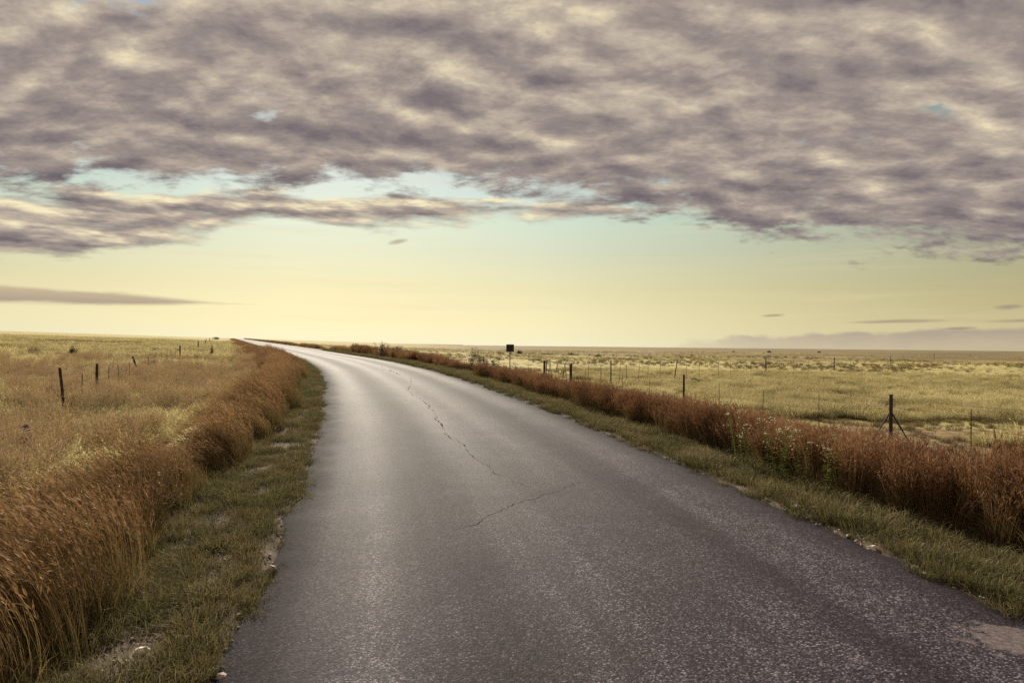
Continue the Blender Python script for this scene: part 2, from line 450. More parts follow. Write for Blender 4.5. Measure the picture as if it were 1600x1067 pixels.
M_dead = blade_material('dead_forb_stems', [
    (0.0, srgb(74, 58, 50), srgb(88, 70, 62)), (1.0, srgb(120, 96, 84), srgb(146, 118, 96))], .4)
M_steel = plain_mat('weathered_dark_steel', srgb(46, 40, 42), srgb(70, 60, 60), 30, .55, .4, .3)
M_wood = plain_mat('old_fence_timber', srgb(44, 36, 34), srgb(84, 70, 62), 14, .85, .2)
M_wire = plain_mat('rusty_fence_wire', srgb(50, 44, 40), srgb(70, 62, 54), 30, .8, .2, 0.0)
M_pale = plain_mat('pale_quartz_stone', srgb(176, 164, 150), srgb(226, 216, 200), 18, .8, .3)
M_crack = plain_mat('bitumen_crack', srgb(30, 25, 30), srgb(58, 51, 58), 60, 1.0, 0.0)
M_patch = plain_mat('worn_pale_patch', srgb(50, 43, 45), srgb(104, 93, 92), 16, .85, .2, 0, 1.0)
M_flower = plain_mat('cream_flower_heads', srgb(206, 196, 150), srgb(238, 232, 206), 60, .8, .2)
M_purple = plain_mat('purple_flower_spike', srgb(92, 62, 92), srgb(128, 88, 122), 60, .8, .2)

# ------------------------------------------------------------------ ground sheet
def axis(lo, hi, fine, n):
    """spacing grows with distance from zero"""
    s = np.linspace(np.arcsinh(lo / fine), np.arcsinh(hi / fine), n); return np.sinh(s) * fine
gx = axis(-5200, 5200, 3.0, 460); gy = axis(-40, 9000, 5.0, 520)
X, Y = np.meshgrid(gx, gy)
X = X + xc(np.clip(Y, -60, 60)) * sstep(150, 40, np.abs(Y)) * sstep(400, 50, np.abs(X))   # let the grid follow the near road
Z = terrain(X, Y)
a = np.abs(lat(X, Y)) - ROAD_W / 2
verge_w = sstep(1.9, .9, a + (fbm(X, Y, .9, 21) - .5) * .6) * sstep(140, 60, np.abs(Y))
nx, ny = len(gx), len(gy)
idx = np.arange(nx * ny).reshape(ny, nx)
Fq = np.stack([idx[:-1, :-1], idx[:-1, 1:], idx[1:, 1:], idx[1:, :-1]], -1).reshape(-1, 4)
me = mesh_np('ground', np.stack([X, Y, Z], -1).reshape(-1, 3), Fq, True, {'verge': verge_w.ravel()})
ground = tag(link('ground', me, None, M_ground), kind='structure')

# ------------------------------------------------------------------ road
ys = np.concatenate([np.arange(-12, 60, .10), np.geomspace(60, 1300, 320)])
ts = np.concatenate([[-2.6, -2.52, -2.4], np.linspace(-2.2, 2.2, 9), [2.4, 2.52, 2.6]])
V, L = [], []
m = slope_c(ys); nrm_ = 1 / np.sqrt(1 + m * m); tx, ty = nrm_, -m * nrm_
wobL = (fbm(ys, ys * 0, .9, 31) - .5) * .22 + (fbm(ys, ys * 0, .25, 32) - .5) * .12
wobR = (fbm(ys, ys * 0, .9, 41) - .5) * .22 + (fbm(ys, ys * 0, .25, 42) - .5) * .12
rows = []
for t in ts:
    k = abs(t) / 2.6
    off = t + np.where(t < 0, wobL, wobR) * (k ** 6)
    xx = xc(ys) + off * tx; yy = ys + off * ty
    crown = .035 * (1 - (t / 2.6) ** 2) - (.05 if abs(t) > 2.58 else 0)
    zz_ = road_z(ys) + .02 + crown + (fbm(xx, yy, 1.3, 51) - .5) * .016
    rows.append(np.stack([xx, yy, zz_], -1))
R = np.stack(rows, 1); nr, nc = R.shape[:2]
idx = np.arange(nr * nc).reshape(nr, nc)
Fq = np.stack([idx[:-1, :-1], idx[:-1, 1:], idx[1:, 1:], idx[1:, :-1]], -1).reshape(-1, 4)
me = mesh_np('road', R.reshape(-1, 3), Fq, True, {'lateral': np.tile(ts, nr)})
road = tag(link('road', me, None, M_road), kind='structure')
def road_surface(x, y):
    t = lat(x, y); return road_z(y) + .02 + .035 * (1 - (t / 2.6) ** 2) + (fbm(x, y, 1.3, 51) - .5) * .016

# ------------------------------------------------------------------ cracks and worn patch on the road
def ribbon(name, pts, w0, mat, parent, seed, lift=.004, floor=.03):
    r = np.random.default_rng(seed); pts = np.array(pts, float)
    d = np.r_[0, np.cumsum(np.hypot(*np.diff(pts, axis=0).T))]
    u = np.arange(0, d[-1], .035)
    p = np.stack([np.interp(u, d, pts[:, 0]), np.interp(u, d, pts[:, 1])], -1)
    jit = np.cumsum(r.normal(0, .010, (len(u), 2)), 0); jit -= np.linspace(0, 1, len(u))[:, None] * jit[-1]
    p = p + jit + r.normal(0, .004, p.shape)
    tan = np.gradient(p, axis=0); tan /= np.linalg.norm(tan, axis=1)[:, None] + 1e-9
    nn = np.stack([-tan[:, 1], tan[:, 0]], -1)
    wd = w0 * np.maximum(floor, 1.9 * vnoise(u, u * 0, .16, seed) * (.4 + vnoise(u, u * 0, .9, seed + 5)) - .45) * np.clip(np.minimum(u, d[-1] - u) / .25, .08, 1)
    A, B = p + nn * wd[:, None], p - nn * wd[:, None]
    V = np.empty((2 * len(u), 3)); V[0::2, :2] = A; V[1::2, :2] = B; V[:, 2] = road_surface(V[:, 0], V[:, 1]) + lift
    i = np.arange(len(u) - 1) * 2
    return link(name, mesh_np(name, V, np.stack([i, i + 1, i + 3, i + 2], -1)), parent, mat)
ribbon('crack', [(-3.9, 26), (-3.0, 20.5), (-1.9, 15.5), (-1.39, 13.49), (-.83, 11.08), (-.5, 9.6), (-.08, 8.38), (.22, 7.92)], .0075, M_crack, road, 1, floor=.10)
ribbon('crack', [(-1.75, 4.45), (-1.48, 4.79), (-1.17, 5.19), (-.98, 5.48), (-.63, 6.06), (-.31, 6.58), (0, 7.05), (.36, 7.6), (.9, 8.3)], .0045, M_crack, road, 2, floor=.5)
ribbon('crack', [(-2.17, 7.22), (-2.23, 7.8), (-2.2, 8.3)], .007, M_crack, road, 3)
ribbon('crack', [(-2.12, 7.77), (-1.89, 7.74), (-1.6, 7.82)], .016, M_crack, road, 4)
ribbon('crack', [(-6.6, 34), (-5.4, 30.2), (-3.9, 26)], .016, M_crack, road, 6)
ribbon('crack', [(3.0, 4.25), (3.08, 4.2), (3.17, 4.22), (3.3, 4.14)], .004, M_crack, road, 7, .006)
ribbon('crack', [(3.05, 4.06), (3.15, 4.12), (3.22, 4.05)], .004, M_crack, road, 8, .006)

# ------------------------------------------------------------------ grass clump prototypes
def strips(base, off, hgt, w0, w1, seg=3, bp=1.8, droop=0.0, yaw=None, r=rng):
    n = len(base); u = np.linspace(0, 1, seg + 1)
    P = base[:, None, :] + np.zeros((n, seg + 1, 3))
    P[:, :, :2] += off[:, None, :] * (u ** bp)[None, :, None]
    P[:, :, 2] += hgt[:, None] * (u - droop * u ** 3)[None, :]
    yaw = r.uniform(0, pi, n) if yaw is None else yaw
    side = np.stack([np.cos(yaw), np.sin(yaw), np.zeros(n)], -1)
    w = (w0 + (w1 - w0) * u ** 1.4)[None, :, None] * .5
    A = P + side[:, None] * w; B = P - side[:, None] * w
    V = np.stack([A, B], 2).reshape(-1, 3)
    o = (np.arange(n) * (seg + 1) * 2)[:, None] + np.arange(seg)[None] * 2
    Fq = np.stack([o, o + 1, o + 3, o + 2], -1).reshape(-1, 4)
    rn = np.repeat(r.uniform(0, 1, n), (seg + 1) * 2)
    return V, Fq, rn, P
def join(parts, name, hmax, mat):
    Vs, Fs, Rs, Hs, o = [], [], [], [], 0
    for V, Fq, rn, hh in parts:
        Vs.append(V); Fs.append(Fq + o); Rs.append(rn); Hs.append(V[:, 2] / hmax if hh is None else hh); o += len(V)
    V = np.concatenate(Vs)
    me = mesh_np(name, V, np.concatenate(Fs), False, {'h': np.clip(np.concatenate(Hs), 0, 1), 'rnd': np.concatenate(Rs)})
    me.materials.append(mat)
    return bpy.data.objects.new(name, me)
def spikelets(P, r, per, L, W, u0, lean):
    """little husks hanging from the top of each stem"""
    n = len(P); seg = P.shape[1] - 1
    u = r.uniform(u0, 1, (n, per)) * seg; i = np.minimum(u.astype(int), seg - 1); f = (u - i)[..., None]
    q = P[np.arange(n)[:, None], i] * (1 - f) + P[np.arange(n)[:, None], i + 1] * f
    q = q.reshape(-1, 3); k = len(q)
    tg = (P[np.arange(n)[:, None], i + 1] - P[np.arange(n)[:, None], i]).reshape(-1, 3); tg = tg / (np.linalg.norm(tg, axis=1)[:, None] + 1e-9)
    d = tg + r.normal(0, .30, (k, 3)) + np.array(lean) * .5; d /= np.linalg.norm(d, axis=1)[:, None]
    s = np.cross(d, r.normal(size=(k, 3))); s /= np.linalg.norm(s, axis=1)[:, None] + 1e-9
    ln = (L * r.uniform(.6, 1.3, k))[:, None]; w = W * r.uniform(.6, 1.3, k)[:, None]
    V = np.stack([q, q + d * ln * .5 + s * w, q + d * ln, q + d * ln * .5 - s * w], 1).reshape(-1, 3)
    o = (np.arange(k) * 4)[:, None]
    return V, np.concatenate([o, o + 1, o + 2, o + 3], 1), np.repeat(r.uniform(0, 1, k), 4), None
def disc(n, rad, r):
    a = r.uniform(0, 2 * pi, n); q = rad * np.sqrt(r.uniform(0, 1, n)); return np.stack([np.cos(a) * q, np.sin(a) * q, np.zeros(n)], -1)
def proto_tall(seed, mat, wind, nst=46, nlf=40, hm=1.0):
    r = np.random.default_rng(seed)
    b = disc(nst, .15, r); b[:, 2] -= .03
    h = hm * r.uniform(.72, 1.05, nst)
    off = b[:, :2] * r.uniform(.2, 1.0, nst)[:, None] + r.normal(0, .05, (nst, 2)); off[:, 0] -= wind * r.uniform(.55, 1.3, nst)
    st = strips(b, off, h * (1 - .12 * wind), .0042, .0020, 6, 2.0, .22 * wind, r=r)
    sp = spikelets(st[3], r, 8, .072, .0042, .64, (-.9 * wind, 0, -.2 * wind))
    b2 = disc(nlf, .16, r); b2[:, 2] -= .03
    off2 = b2[:, :2] * 1.3 + r.normal(0, .09, (nlf, 2)); off2[:, 0] -= wind * .35 * r.uniform(.3, 1.2, nlf)
    lf = strips(b2, off2, hm * r.uniform(.28, .62, nlf), .0065, .0015, 4, 2.2, .25, r=r)
    return join([(st[0], st[1], st[2], None), sp, (lf[0], lf[1], lf[2], None)], 'tall_grass_clump', hm * 1.02, mat)
def proto_tuft(seed, mat, n, rad, hlo, hhi, spread, w=.005, droop=.3, seg=3, heads=0):
    r = np.random.default_rng(seed); b = disc(n, rad, r); b[:, 2] -= .015
    h = r.uniform(hlo, hhi, n); off = b[:, :2] / rad * spread * r.uniform(.2, 1.1, n)[:, None] + r.normal(0, spread * .35, (n, 2))
    st = strips(b, off, h, w, w * .3, seg, 1.9, droop, r=r)
    parts = [(st[0], st[1], st[2], None)]
    if heads: parts.append(spikelets(st[3][:n // 2], r, heads, .04, .004, .75, (0, 0, .2)))
    return join(parts, 'tuft', hhi, mat)
def proto_forb(seed, mat, n, h, leaf=0):
    """dry branching weed stems"""
    r = np.random.default_rng(seed); b = disc(n, .10, r)
    st = strips(b, r.normal(0, .10, (n, 2)), h * r.uniform(.6, 1.05, n), .007, .003, 4, 1.3, 0, r=r)
    P = st[3]; parts = [(st[0], st[1], st[2], None)]
    q = P[:, 2:, :].reshape(-1, 3); q = np.repeat(q, 4, 0); k = len(q)
    br = strips(q, r.normal(0, .07, (k, 2)), r.uniform(.03, .14, k) * h, .004, .002, 2, .9, 0, r=r)
    parts.append((br[0], br[1], br[2], None))
    parts.append(spikelets(br[3], r, 4, .03, .007, .4, (0, 0, .3)))
    return join(parts, 'forb', h * 1.1, mat)
def proto_coll(name, objs):
    c = bpy.data.collections.new(name)
    for o in objs: c.objects.link(o)
    return c
K_up = proto_coll('proto_upright', [proto_tall(100 + i, M_rust, .06 + .05 * (i % 3)) for i in range(7)])
K_wind = proto_coll('proto_wind', [proto_tall(200 + i, M_gold, .50 + .10 * (i % 3)) for i in range(7)])
K_mead = proto_coll('proto_meadow', [proto_tall(250 + i, M_meadow, .10 + .10 * (i % 3), 26, 30) for i in range(6)])
K_straw = proto_coll('proto_straw', [proto_tuft(300 + i, M_straw, 70, .13, .20, .48, .20, .0055, .28, 3, 2) for i in range(6)])
K_fstraw = proto_coll('proto_far_straw', [proto_tuft(340 + i, M_straw, 46, .30, .18, .46, .30, .014, .25, 2) for i in range(5)])
K_frust = proto_coll('proto_far_rust', [proto_tuft(360 + i, M_gold if i % 2 else M_rust, 60, .35, .55, 1.0, .18, .013, .0, 2, 3) for i in range(5)])
K_tussock = proto_coll('proto_tussock', [proto_tuft(320 + i, M_straw, 190, .26, .25, .58, .34, .008, .35, 4, 1) for i in range(6)])
M_green = blade_material('short_pasture_grass', [
    (0.0, srgb(92, 90, 54), srgb(104, 98, 62)), (.5, srgb(136, 134, 80), srgb(158, 148, 92)), (1.0, srgb(168, 164, 104), srgb(196, 182, 122))], .7, .4, .42)
K_green = proto_coll('proto_green', [proto_tuft(390 + i, M_green, 80, .22, .06, .20, .12, .006, .3, 3) for i in range(5)])
K_brown = proto_coll('proto_brown', [proto_tuft(380 + i, M_brown, 60, .16, .20, .50, .22, .008, .2, 3, 1) for i in range(5)])
K_verge = proto_coll('proto_verge', [proto_tuft(400 + i, M_verge, 60, .085, .05, .15 + .02 * (i % 3), .075, .0034, .35, 3) for i in range(7)])
K_forb = proto_coll('proto_forb', [proto_forb(500 + i, M_dead, 7, .75) for i in range(5)])

_trees = {}
def scatter_tree(coll):
    if coll.name in _trees: return _trees[coll.name]
    ng = bpy.data.node_groups.new('scatter_' + coll.name, 'GeometryNodeTree')
    ng.interface.new_socket('Geometry', in_out='INPUT', socket_type='NodeSocketGeometry')
    ng.interface.new_socket('Geometry', in_out='OUTPUT', socket_type='NodeSocketGeometry')
    N = ng.nodes.new; Lk = ng.links.new
    gi, go = N('NodeGroupInput'), N('NodeGroupOutput')
    ci = N('GeometryNodeCollectionInfo'); ci.inputs['Collection'].default_value = coll
    ci.inputs['Separate Children'].default_value = True; ci.inputs['Reset Children'].default_value = True
    ip = N('GeometryNodeInstanceOnPoints'); ip.inputs['Pick Instance'].default_value = True
    def na(name, t):
        n = N('GeometryNodeInputNamedAttribute'); n.data_type = t; n.inputs['Name'].default_value = name; return n.outputs['Attribute']
    er = N('FunctionNodeEulerToRotation'); Lk(na('rot', 'FLOAT_VECTOR'), er.inputs[0])
    Lk(gi.outputs[0], ip.inputs['Points']); Lk(ci.outputs[0], ip.inputs['Instance'])
    Lk(na('idx', 'INT'), ip.inputs['Instance Index']); Lk(er.outputs[0], ip.inputs['Rotation']); Lk(na('scl', 'FLOAT_VECTOR'), ip.inputs['Scale'])
    Lk(ip.outputs[0], go.inputs[0])
    _trees[coll.name] = ng; return ng
def scatter(name, coll, x, y, sxy, sz, rot, label, cat, group=None, z=None):
    n = len(x); z = terrain(x, y) if z is None else z
    me = bpy.data.meshes.new(name); me.vertices.add(n)
    me.vertices.foreach_set('co', np.stack([x, y, z], -1).astype(np.float32).ravel())
    at = me.attributes.new('rot', 'FLOAT_VECTOR', 'POINT'); at.data.foreach_set('vector', rot.astype(np.float32).ravel())
    at = me.attributes.new('scl', 'FLOAT_VECTOR', 'POINT'); at.data.foreach_set('vector', np.stack([sxy, sxy, sz], -1).astype(np.float32).ravel())
    at = me.attributes.new('idx', 'INT', 'POINT'); at.data.foreach_set('value', rng.integers(0, len(coll.objects), n).astype(np.int32))
    o = link(name, me); md = o.modifiers.new('scatter', 'NODES'); md.node_group = scatter_tree(coll)
    return tag(o, label, cat, group, 'stuff')
def rot_any(n, tilt=.08): return np.stack([rng.normal(0, tilt, n), rng.normal(0, tilt, n), rng.uniform(0, 2 * pi, n)], -1)
def rot_wind(n, tilt=.08, yaw=.35): return np.stack([rng.normal(0, tilt, n), rng.normal(0, tilt, n), rng.normal(0, yaw, n)], -1)
def road_points(n, y0, y1, a0, a1, side, power=1.0):
    """points along one roadside; a is the distance beyond the road's edge"""
    y = y0 + (y1 - y0) * rng.uniform(0, 1, n) ** power; a = rng.uniform(a0, a1, n)
    t = side * (ROAD_W / 2 + a); m = slope_c(y); k = 1 / np.sqrt(1 + m * m)
    return xc(y) + t * k, y - t * m * k, a

# --- russet band along the left roadside, combed to the left by the wind
x, y, a = road_points(4300, -.5, 62, .4, 2.1, -1, 1.25)
front = .92 - .22 * sstep(8, 16, y) + (fbm(x, y, 1.6, 61) - .5) * .95
keep = (a > front) & (a < np.maximum(front + .45, 1.42 + .30 * vnoise(x, y, 3, 62))) & (vnoise(x, y, 1.1, 66) > .06)
x, y, a = x[keep], y[keep], a[keep]; n = len(x)
s = (.72 + .65 * (fbm(x, y, 1.1, 63) - .5)) * rng.uniform(.55, 1.28, n) * (1 - .10 * sstep(14, 30, y))
scatter('russet_grass', K_wind, x, y, s ** .5 * .92, s, rot_wind(n, .17, .55), 'tall russet grass leaning left in a band along the left roadside', 'grass')
# --- russet band along the right roadside, upright
x, y, a = road_points(6200, 1, 62, .75, 3.3, 1, 1.25)
front = 1.0 - .2 * sstep(10, 24, y) + (fbm(x, y, 1.8, 71) - .5) * .6
wid = np.interp(y, [0, 8, 16, 24, 30, 40, 62], [2.1, 2.0, 1.8, 1.5, 1.3, 1.2, 1.5])
gap = (np.abs(y - 29.5) < 1.8) | ((y > 33) & (vnoise(x, y, 6, 76) < .28))
keep = (a > front) & (a < front + wid) & ~gap & (vnoise(x, y, 1.3, 77) > .10 + .25 * sstep(16, 30, y))
x, y, a = x[keep], y[keep], a[keep]; n = len(x)
s = np.interp(y, [0, 5.5, 7.5, 10.5, 16, 26, 34, 42, 62], [.98, .90, .72, .72, .66, .55, .54, .68, .78]) * (1 + .50 * (fbm(x, y, 1.6, 73) - .5)) * rng.uniform(.62, 1.18, n)
scatter('rust_grass', K_up, x, y, s ** .5, s, rot_any(n, .13), 'dense upright rust red grass band along the right roadside', 'grass')
# --- orange grass lining both sides of the far road
for side, nm in ((-1, 'left'), (1, 'right')):
    x, y, a = road_points(3400, 40, 520, .9, 3.6, side, 2.0)
    keep = (vnoise(x, y, 9, 81 + side) > .25); x, y = x[keep], y[keep]; n = len(x)
    s = rng.uniform(.7, 1.0, n) * (.95 if side < 0 else .9)
    scatter('far_roadside_grass', K_frust, x, y, s * 1.1, s * (.55 if side < 0 else .85), rot_any(n), 'orange grass lining the %s edge of the distant road' % nm, 'grass')
# --- left meadow: patches of russet and straw grass
n0_ = 11000
r_ = 4.5 + 60 * rng.uniform(0, 1, n0_) ** 1.35; az_ = rng.uniform(-.80, -.18, n0_); x, y = r_ * np.sin(az_), r_ * np.cos(az_)
a = -lat(x, y) - ROAD_W / 2
keep = (a > 3.4 - .8 * sstep(10, 16, y)) & (fbm(x, y, 2.6, 91) > .36 + .12 * sstep(12, 26, a) + .1 * sstep(30, 55, r_)); x, y, a = x[keep], y[keep], a[keep]; n = len(x)
s = rng.uniform(.5, .85, n) * (.75 + .5 * fbm(x, y, 2.5, 99))
scatter('meadow_russet_grass', K_mead, x, y, s * 1.1, s, rot_any(n, .14), 'patches of thin tan and russet grass over the left meadow', 'grass')
def field_points(n, az0, az1, r0, r1, p=1.0):
    r = r0 + (r1 - r0) * rng.uniform(0, 1, n) ** p; a_ = rng.uniform(az0, az1, n); return r * np.sin(a_), r * np.cos(a_), r
x, y, r_ = field_points(15000, -.80, -.15, 3.5, 60, 1.3)
a = -lat(x, y) - ROAD_W / 2; keep = (a > 3.0) & (fbm(x, y, 2.6, 94) > .34); x, y, r_ = x[keep], y[keep], r_[keep]; n = len(x)
s = rng.uniform(.6, 1.35, n) * (.55 + 1.0 * fbm(x, y, 4, 95))
scatter('meadow_straw_grass', K_straw, x, y, s, s, rot_any(n, .12), 'pale straw grass covering the near left meadow', 'grass')
x, y, r_ = field_points(15000, -.80, -.25, 50, 330, 1.25)
a = -lat(x, y) - ROAD_W / 2; keep = (a > 2.5) & (fbm(x * .6, y, 9, 90) > .40); x, y, r_ = x[keep], y[keep], r_[keep]; n = len(x)
s = rng.uniform(.8, 1.5, n) * (.75 + .6 * fbm(x, y, 16, 96)) * (1 + r_ / 300)
scatter('far_meadow_grass', K_fstraw, x, y, s * 1.2, s * .75, rot_any(n, .1), 'golden dry grass over the distant left hillside', 'grass')
# --- right pasture
x, y, r_ = field_points(20000, -.35, .80, 8, 66, 1.25)
a = lat(x, y) - ROAD_W / 2; azf = np.arctan2(x, y)
tus = sstep(.44, .56, fbm(x * .6, y, 9, 97) + .26 * sstep(24, 34, r_) * sstep(.22, .42, azf) - .22 * sstep(26, 18, r_) - .10 * sstep(.25, .0, azf))
clump = fbm(x, y, 1.5, 193)
keep = (a > 3.0) & (rng.uniform(0, 1, len(x)) < (.30 - .20 * sstep(24, 17, r_)) + .70 * tus) & (clump > .46 - .12 * tus); x, y, r_, tus, clump = x[keep], y[keep], r_[keep], tus[keep], clump[keep]; n = len(x)
zone = fbm(x * .6, y, 7, 197) + .30 * sstep(27, 19, r_) - .14 * sstep(34, 44, r_)          # brown, trampled ground
dry = zone > .60; grn = ~dry & (tus < .5) & (fbm(x * .5, y, 12, 198) + .12 * sstep(.45, .2, np.arctan2(x, y)) > .50)
for msk, kk, f_, nm_, lb_ in ((dry, K_brown, .55, 'stubble', 'low brown stubble on bare patches of the right pasture'), (grn, K_green, 1.0, 'green_pasture_grass', 'short yellow green grass in patches of the right pasture')):
    m_ = msk & (rng.uniform(0, 1, n) < (.45 if kk is K_brown else 1.0)); k_ = int(m_.sum()); q_ = rng.uniform(.6, 1.25, k_) * f_
    scatter(nm_, kk, x[m_], y[m_], q_ * 1.2, q_ * .8, rot_any(k_, .12), lb_, 'grass')
o_ = ~(dry | grn); x, y, r_, tus, clump = x[o_], y[o_], r_[o_], tus[o_], clump[o_]; n = len(x)
big = (tus > .5) & (rng.uniform(0, 1, n) < .45); sb = rng.uniform(.55, 1.15, n)[big] * (.45 + 1.1 * clump[big])
scatter('pasture_tussocks', K_tussock, x[big], y[big], sb * 1.15, sb, rot_any(int(big.sum()), .12), 'pale bushy tussocks in the right pasture', 'grass')
x, y, r_, tus, clump = x[~big], y[~big], r_[~big], tus[~big], clump[~big]; n = len(x)
s = rng.uniform(.6, 1.2, n) * (.26 + .45 * tus) * (.5 + 1.0 * clump)
scatter('pasture_grass', K_straw, x, y, s * 1.3, s, rot_any(n, .12), 'grazed straw and yellow green grass of the near right pasture', 'grass')
x, y, r_ = field_points(14000, -.50, .80, 50, 330, 1.25)
a = lat(x, y) - ROAD_W / 2; keep = (a > 3.0) & (fbm(x * .6, y, 9, 92) > .42); x, y, r_ = x[keep], y[keep], r_[keep]; n = len(x)
tus = sstep(.40, .66, fbm(x * .5, y, 30, 98))
s = rng.uniform(.7, 1.4, n) * (.40 + .7 * tus) * (1 + r_ / 400)
scatter('far_pasture_grass', K_fstraw, x, y, s * 1.3, s * .75, rot_any(n, .1), 'pale dry grass over the distant right pasture', 'grass')
for a0_, a1_, nm, lb in ((-.80, -.2, 'left', 'brown wiry tufts dotted over the left meadow'), (-.3, .80, 'right', 'brown wiry tufts dotted over the right pasture')):
    x, y, r_ = field_points(9000, a0_, a1_, 9, 170, 1.5)
    a = np.abs(lat(x, y)) - ROAD_W / 2; keep = (a > 3.4) & (fbm(x * .7, y, 11, 131) + .35 * fbm(x, y, 1.8, 132) > .665); x, y, r_ = x[keep], y[keep], r_[keep]; n = len(x)
    s = rng.uniform(.35, .75, n) * (1 + r_ / 110)
    scatter('brown_tufts', K_brown, x, y, s * 1.3, s * .8, rot_any(n, .12), lb, 'grass')
# --- short grass on both verges
for side, nm, nn in ((-1, 'left', 11000), (1, 'right', 12000)):
    x, y, a = road_points(nn, .5, 75, -.16, 1.6, side, 2.0)
    den = vnoise(x, y, .55, 110 + side) * .55 + vnoise(x, y, .22, 112) * .45
    keep = ((den > (.385 if side < 0 else .32) * sstep(40, 16, y)) | ((a < .25) & (den > .15))) & ((a > .02) | (vnoise(x, y, .35, 114) > .52)); x, y, a = x[keep], y[keep], a[keep]; n = len(x)
    s = rng.uniform(.65, 1.25, n) * (.75 + .6 * fbm(x, y, 1.2, 113)) * (1.0 if side < 0 else 1.25) * (1 + .3 * sstep(12, 40, y))
    s = s * (.70 + .3 * sstep(-.06, .15, a))
    scatter('verge_grass', K_verge, x, y, s * 1.15, s, rot_any(n, .12), 'short patchy olive grass on the %s verge beside the road' % nm, 'grass', z=np.maximum(terrain(x, y), np.where(a < 0, road_z(y) - .0, -9)))
# --- dry dead weeds behind the right band
x, y, a = road_points(900, 4, 45, 2.6, 5.0, 1, 1.2)
keep = vnoise(x, y, 2.4, 121) > .45; x, y = x[keep], y[keep]; n = len(x)
s = rng.uniform(.55, 1.1, n) * np.interp(y, [4, 15, 45], [.9, .9, .8])
scatter('dead_weeds', K_forb, x, y, s, s, rot_any(n, .1), 'grey brown dead weeds behind the rust red grass band', 'weeds')

# ------------------------------------------------------------------ loose gravel on the verges
def rock_mesh(seed, r=1.0, sub=1):
    import bmesh
    bm = bmesh.new(); bmesh.ops.create_icosphere(bm, subdivisions=sub, radius=r)
    q = np.random.default_rng(seed); sc = q.uniform(.7, 1.2, 3) * np.array([1, 1, .6])
    for v in bm.verts:
        k = 1 + q.normal(0, .13); v.co = Vector((v.co.x * sc[0] * k, v.co.y * sc[1] * k, v.co.z * sc[2] * k))
    me = bpy.data.meshes.new('stone'); bm.to_mesh(me); bm.free(); return me
M_gravel = plain_mat('mixed_gravel', srgb(120, 106, 100), srgb(200, 186, 170), 40, .85, .3)
_g = []
for i in range(5):
    me = rock_mesh(700 + i, .012); me.materials.append(M_gravel); _g.append(bpy.data.objects.new('gravel_piece', me))
K_gravel = proto_coll('proto_gravel', _g)
for side, nm, nn in ((-1, 'left', 5200), (1, 'right', 4200)):
    x, y, a = road_points(nn, 1, 26, -.10, 1.15, side, 1.8)
    bare = (vnoise(x, y, .55, 110 + side) * .55 + vnoise(x, y, .22, 112) * .45) < (.42 if side < 0 else .30)
    keep = bare | ((a < .06) & (rng.uniform(0, 1, len(x)) < .8)); x, y, a = x[keep], y[keep], a[keep]; n = len(x)
    z = np.maximum(terrain(x, y), np.where(a < .02, road_z(y) + .018, -9)) + .003
    s = rng.lognormal(-.25, .5, n)
    scatter('loose_gravel', K_gravel, x, y, s, s, rot_any(n, 1.0), 'loose pale gravel along the %s edge of the road' % nm, 'gravel', z=z)

# ------------------------------------------------------------------ fences
def wire_polyline(name, pts, r, parent):
    mb = MB()
    for p, q in zip(pts[:-1], pts[1:]):
        L = (Vector(q) - Vector(p)).length; k = max(1, min(4, int(L / 2.5)))
        prev = Vector(p)
        for i in range(1, k + 1):
            u = i / k; c = Vector(p).lerp(Vector(q), u); c.z -= .02 * math.sin(pi * u); mb.tube(prev, c, r, r, 4, False); prev = c
    return mb.build(name, M_wire, parent)
def tz(x, y): return float(terrain(x, y))
def fence(name, posts, droppers, label, heights=(.22, .5, .78, 1.02, 1.2), wire_r=.0028, drop_r=.007):
    """posts: (x, y, height, radius, lean_x, lean_y, stays); droppers: (x, y, height, lean)"""
    bx, by = posts[0][0], posts[0][1]; root = empty(name, (bx, by, tz(bx, by))); inv = root.location
    rel = lambda p: tuple(Vector(p) - inv)
    line = []
    for (x, y, h, r, lx, ly, stays) in posts:
        z = tz(x, y); top = (x + lx, y + ly, z + h)
        mb = MB(); n = 9
        mid = Vector((x + lx * .5, y + ly * .5, z + h * .5))
        mb.tube(rel((x, y, z - .25)), rel(mid), r * 1.04, r, n).tube(rel(mid), rel(top), r, r * .97, n)
        po = mb.build('post', M_steel if r < .0335 or r in (.037, .042) else M_wood, root)
        MB().tube(rel((top[0], top[1], top[2] + .001)), rel((top[0], top[1], top[2] + .012)), r * 1.08, r * .9, n).build('post_cap', M_wire, po)
        for (sx, sy) in stays:
            a_ = Vector((x + lx * .62, y + ly * .62, z + h * .74)); b_ = Vector((x + sx, y + sy, tz(x + sx, y + sy) - .05))
            MB().tube(rel(a_ + (b_ - a_).normalized() * r), rel(b_), .017, .017, 6).build('stay', M_steel, po)
        line.append((x, y, z, h, lx, ly))
    for (x, y, h, l) in droppers:
        z = tz(x, y)
        MB().tube(rel((x, y, z - .05)), rel((x + l, y, z + h)), drop_r, drop_r, 5).build('dropper', M_steel, root)
    alln = sorted([(p[0], p[1], p[2], p[4], p[5]) for p in line] + [(d[0], d[1], tz(d[0], d[1]), 0, 0) for d in droppers], key=lambda p: p[1])
    for hh in heights:
        wire_polyline('wire', [rel((p[0] + p[3] * hh / 1.25, p[1] + p[4] * hh / 1.25, p[2] + hh)) for p in alln], wire_r, root)
    return tag(root, label, 'fence')
def roadside(y, off): 
    m = slope_c(y); k = 1 / math.sqrt(1 + m * m); return float(xc(y) + off * k), float(y - off * m * k)
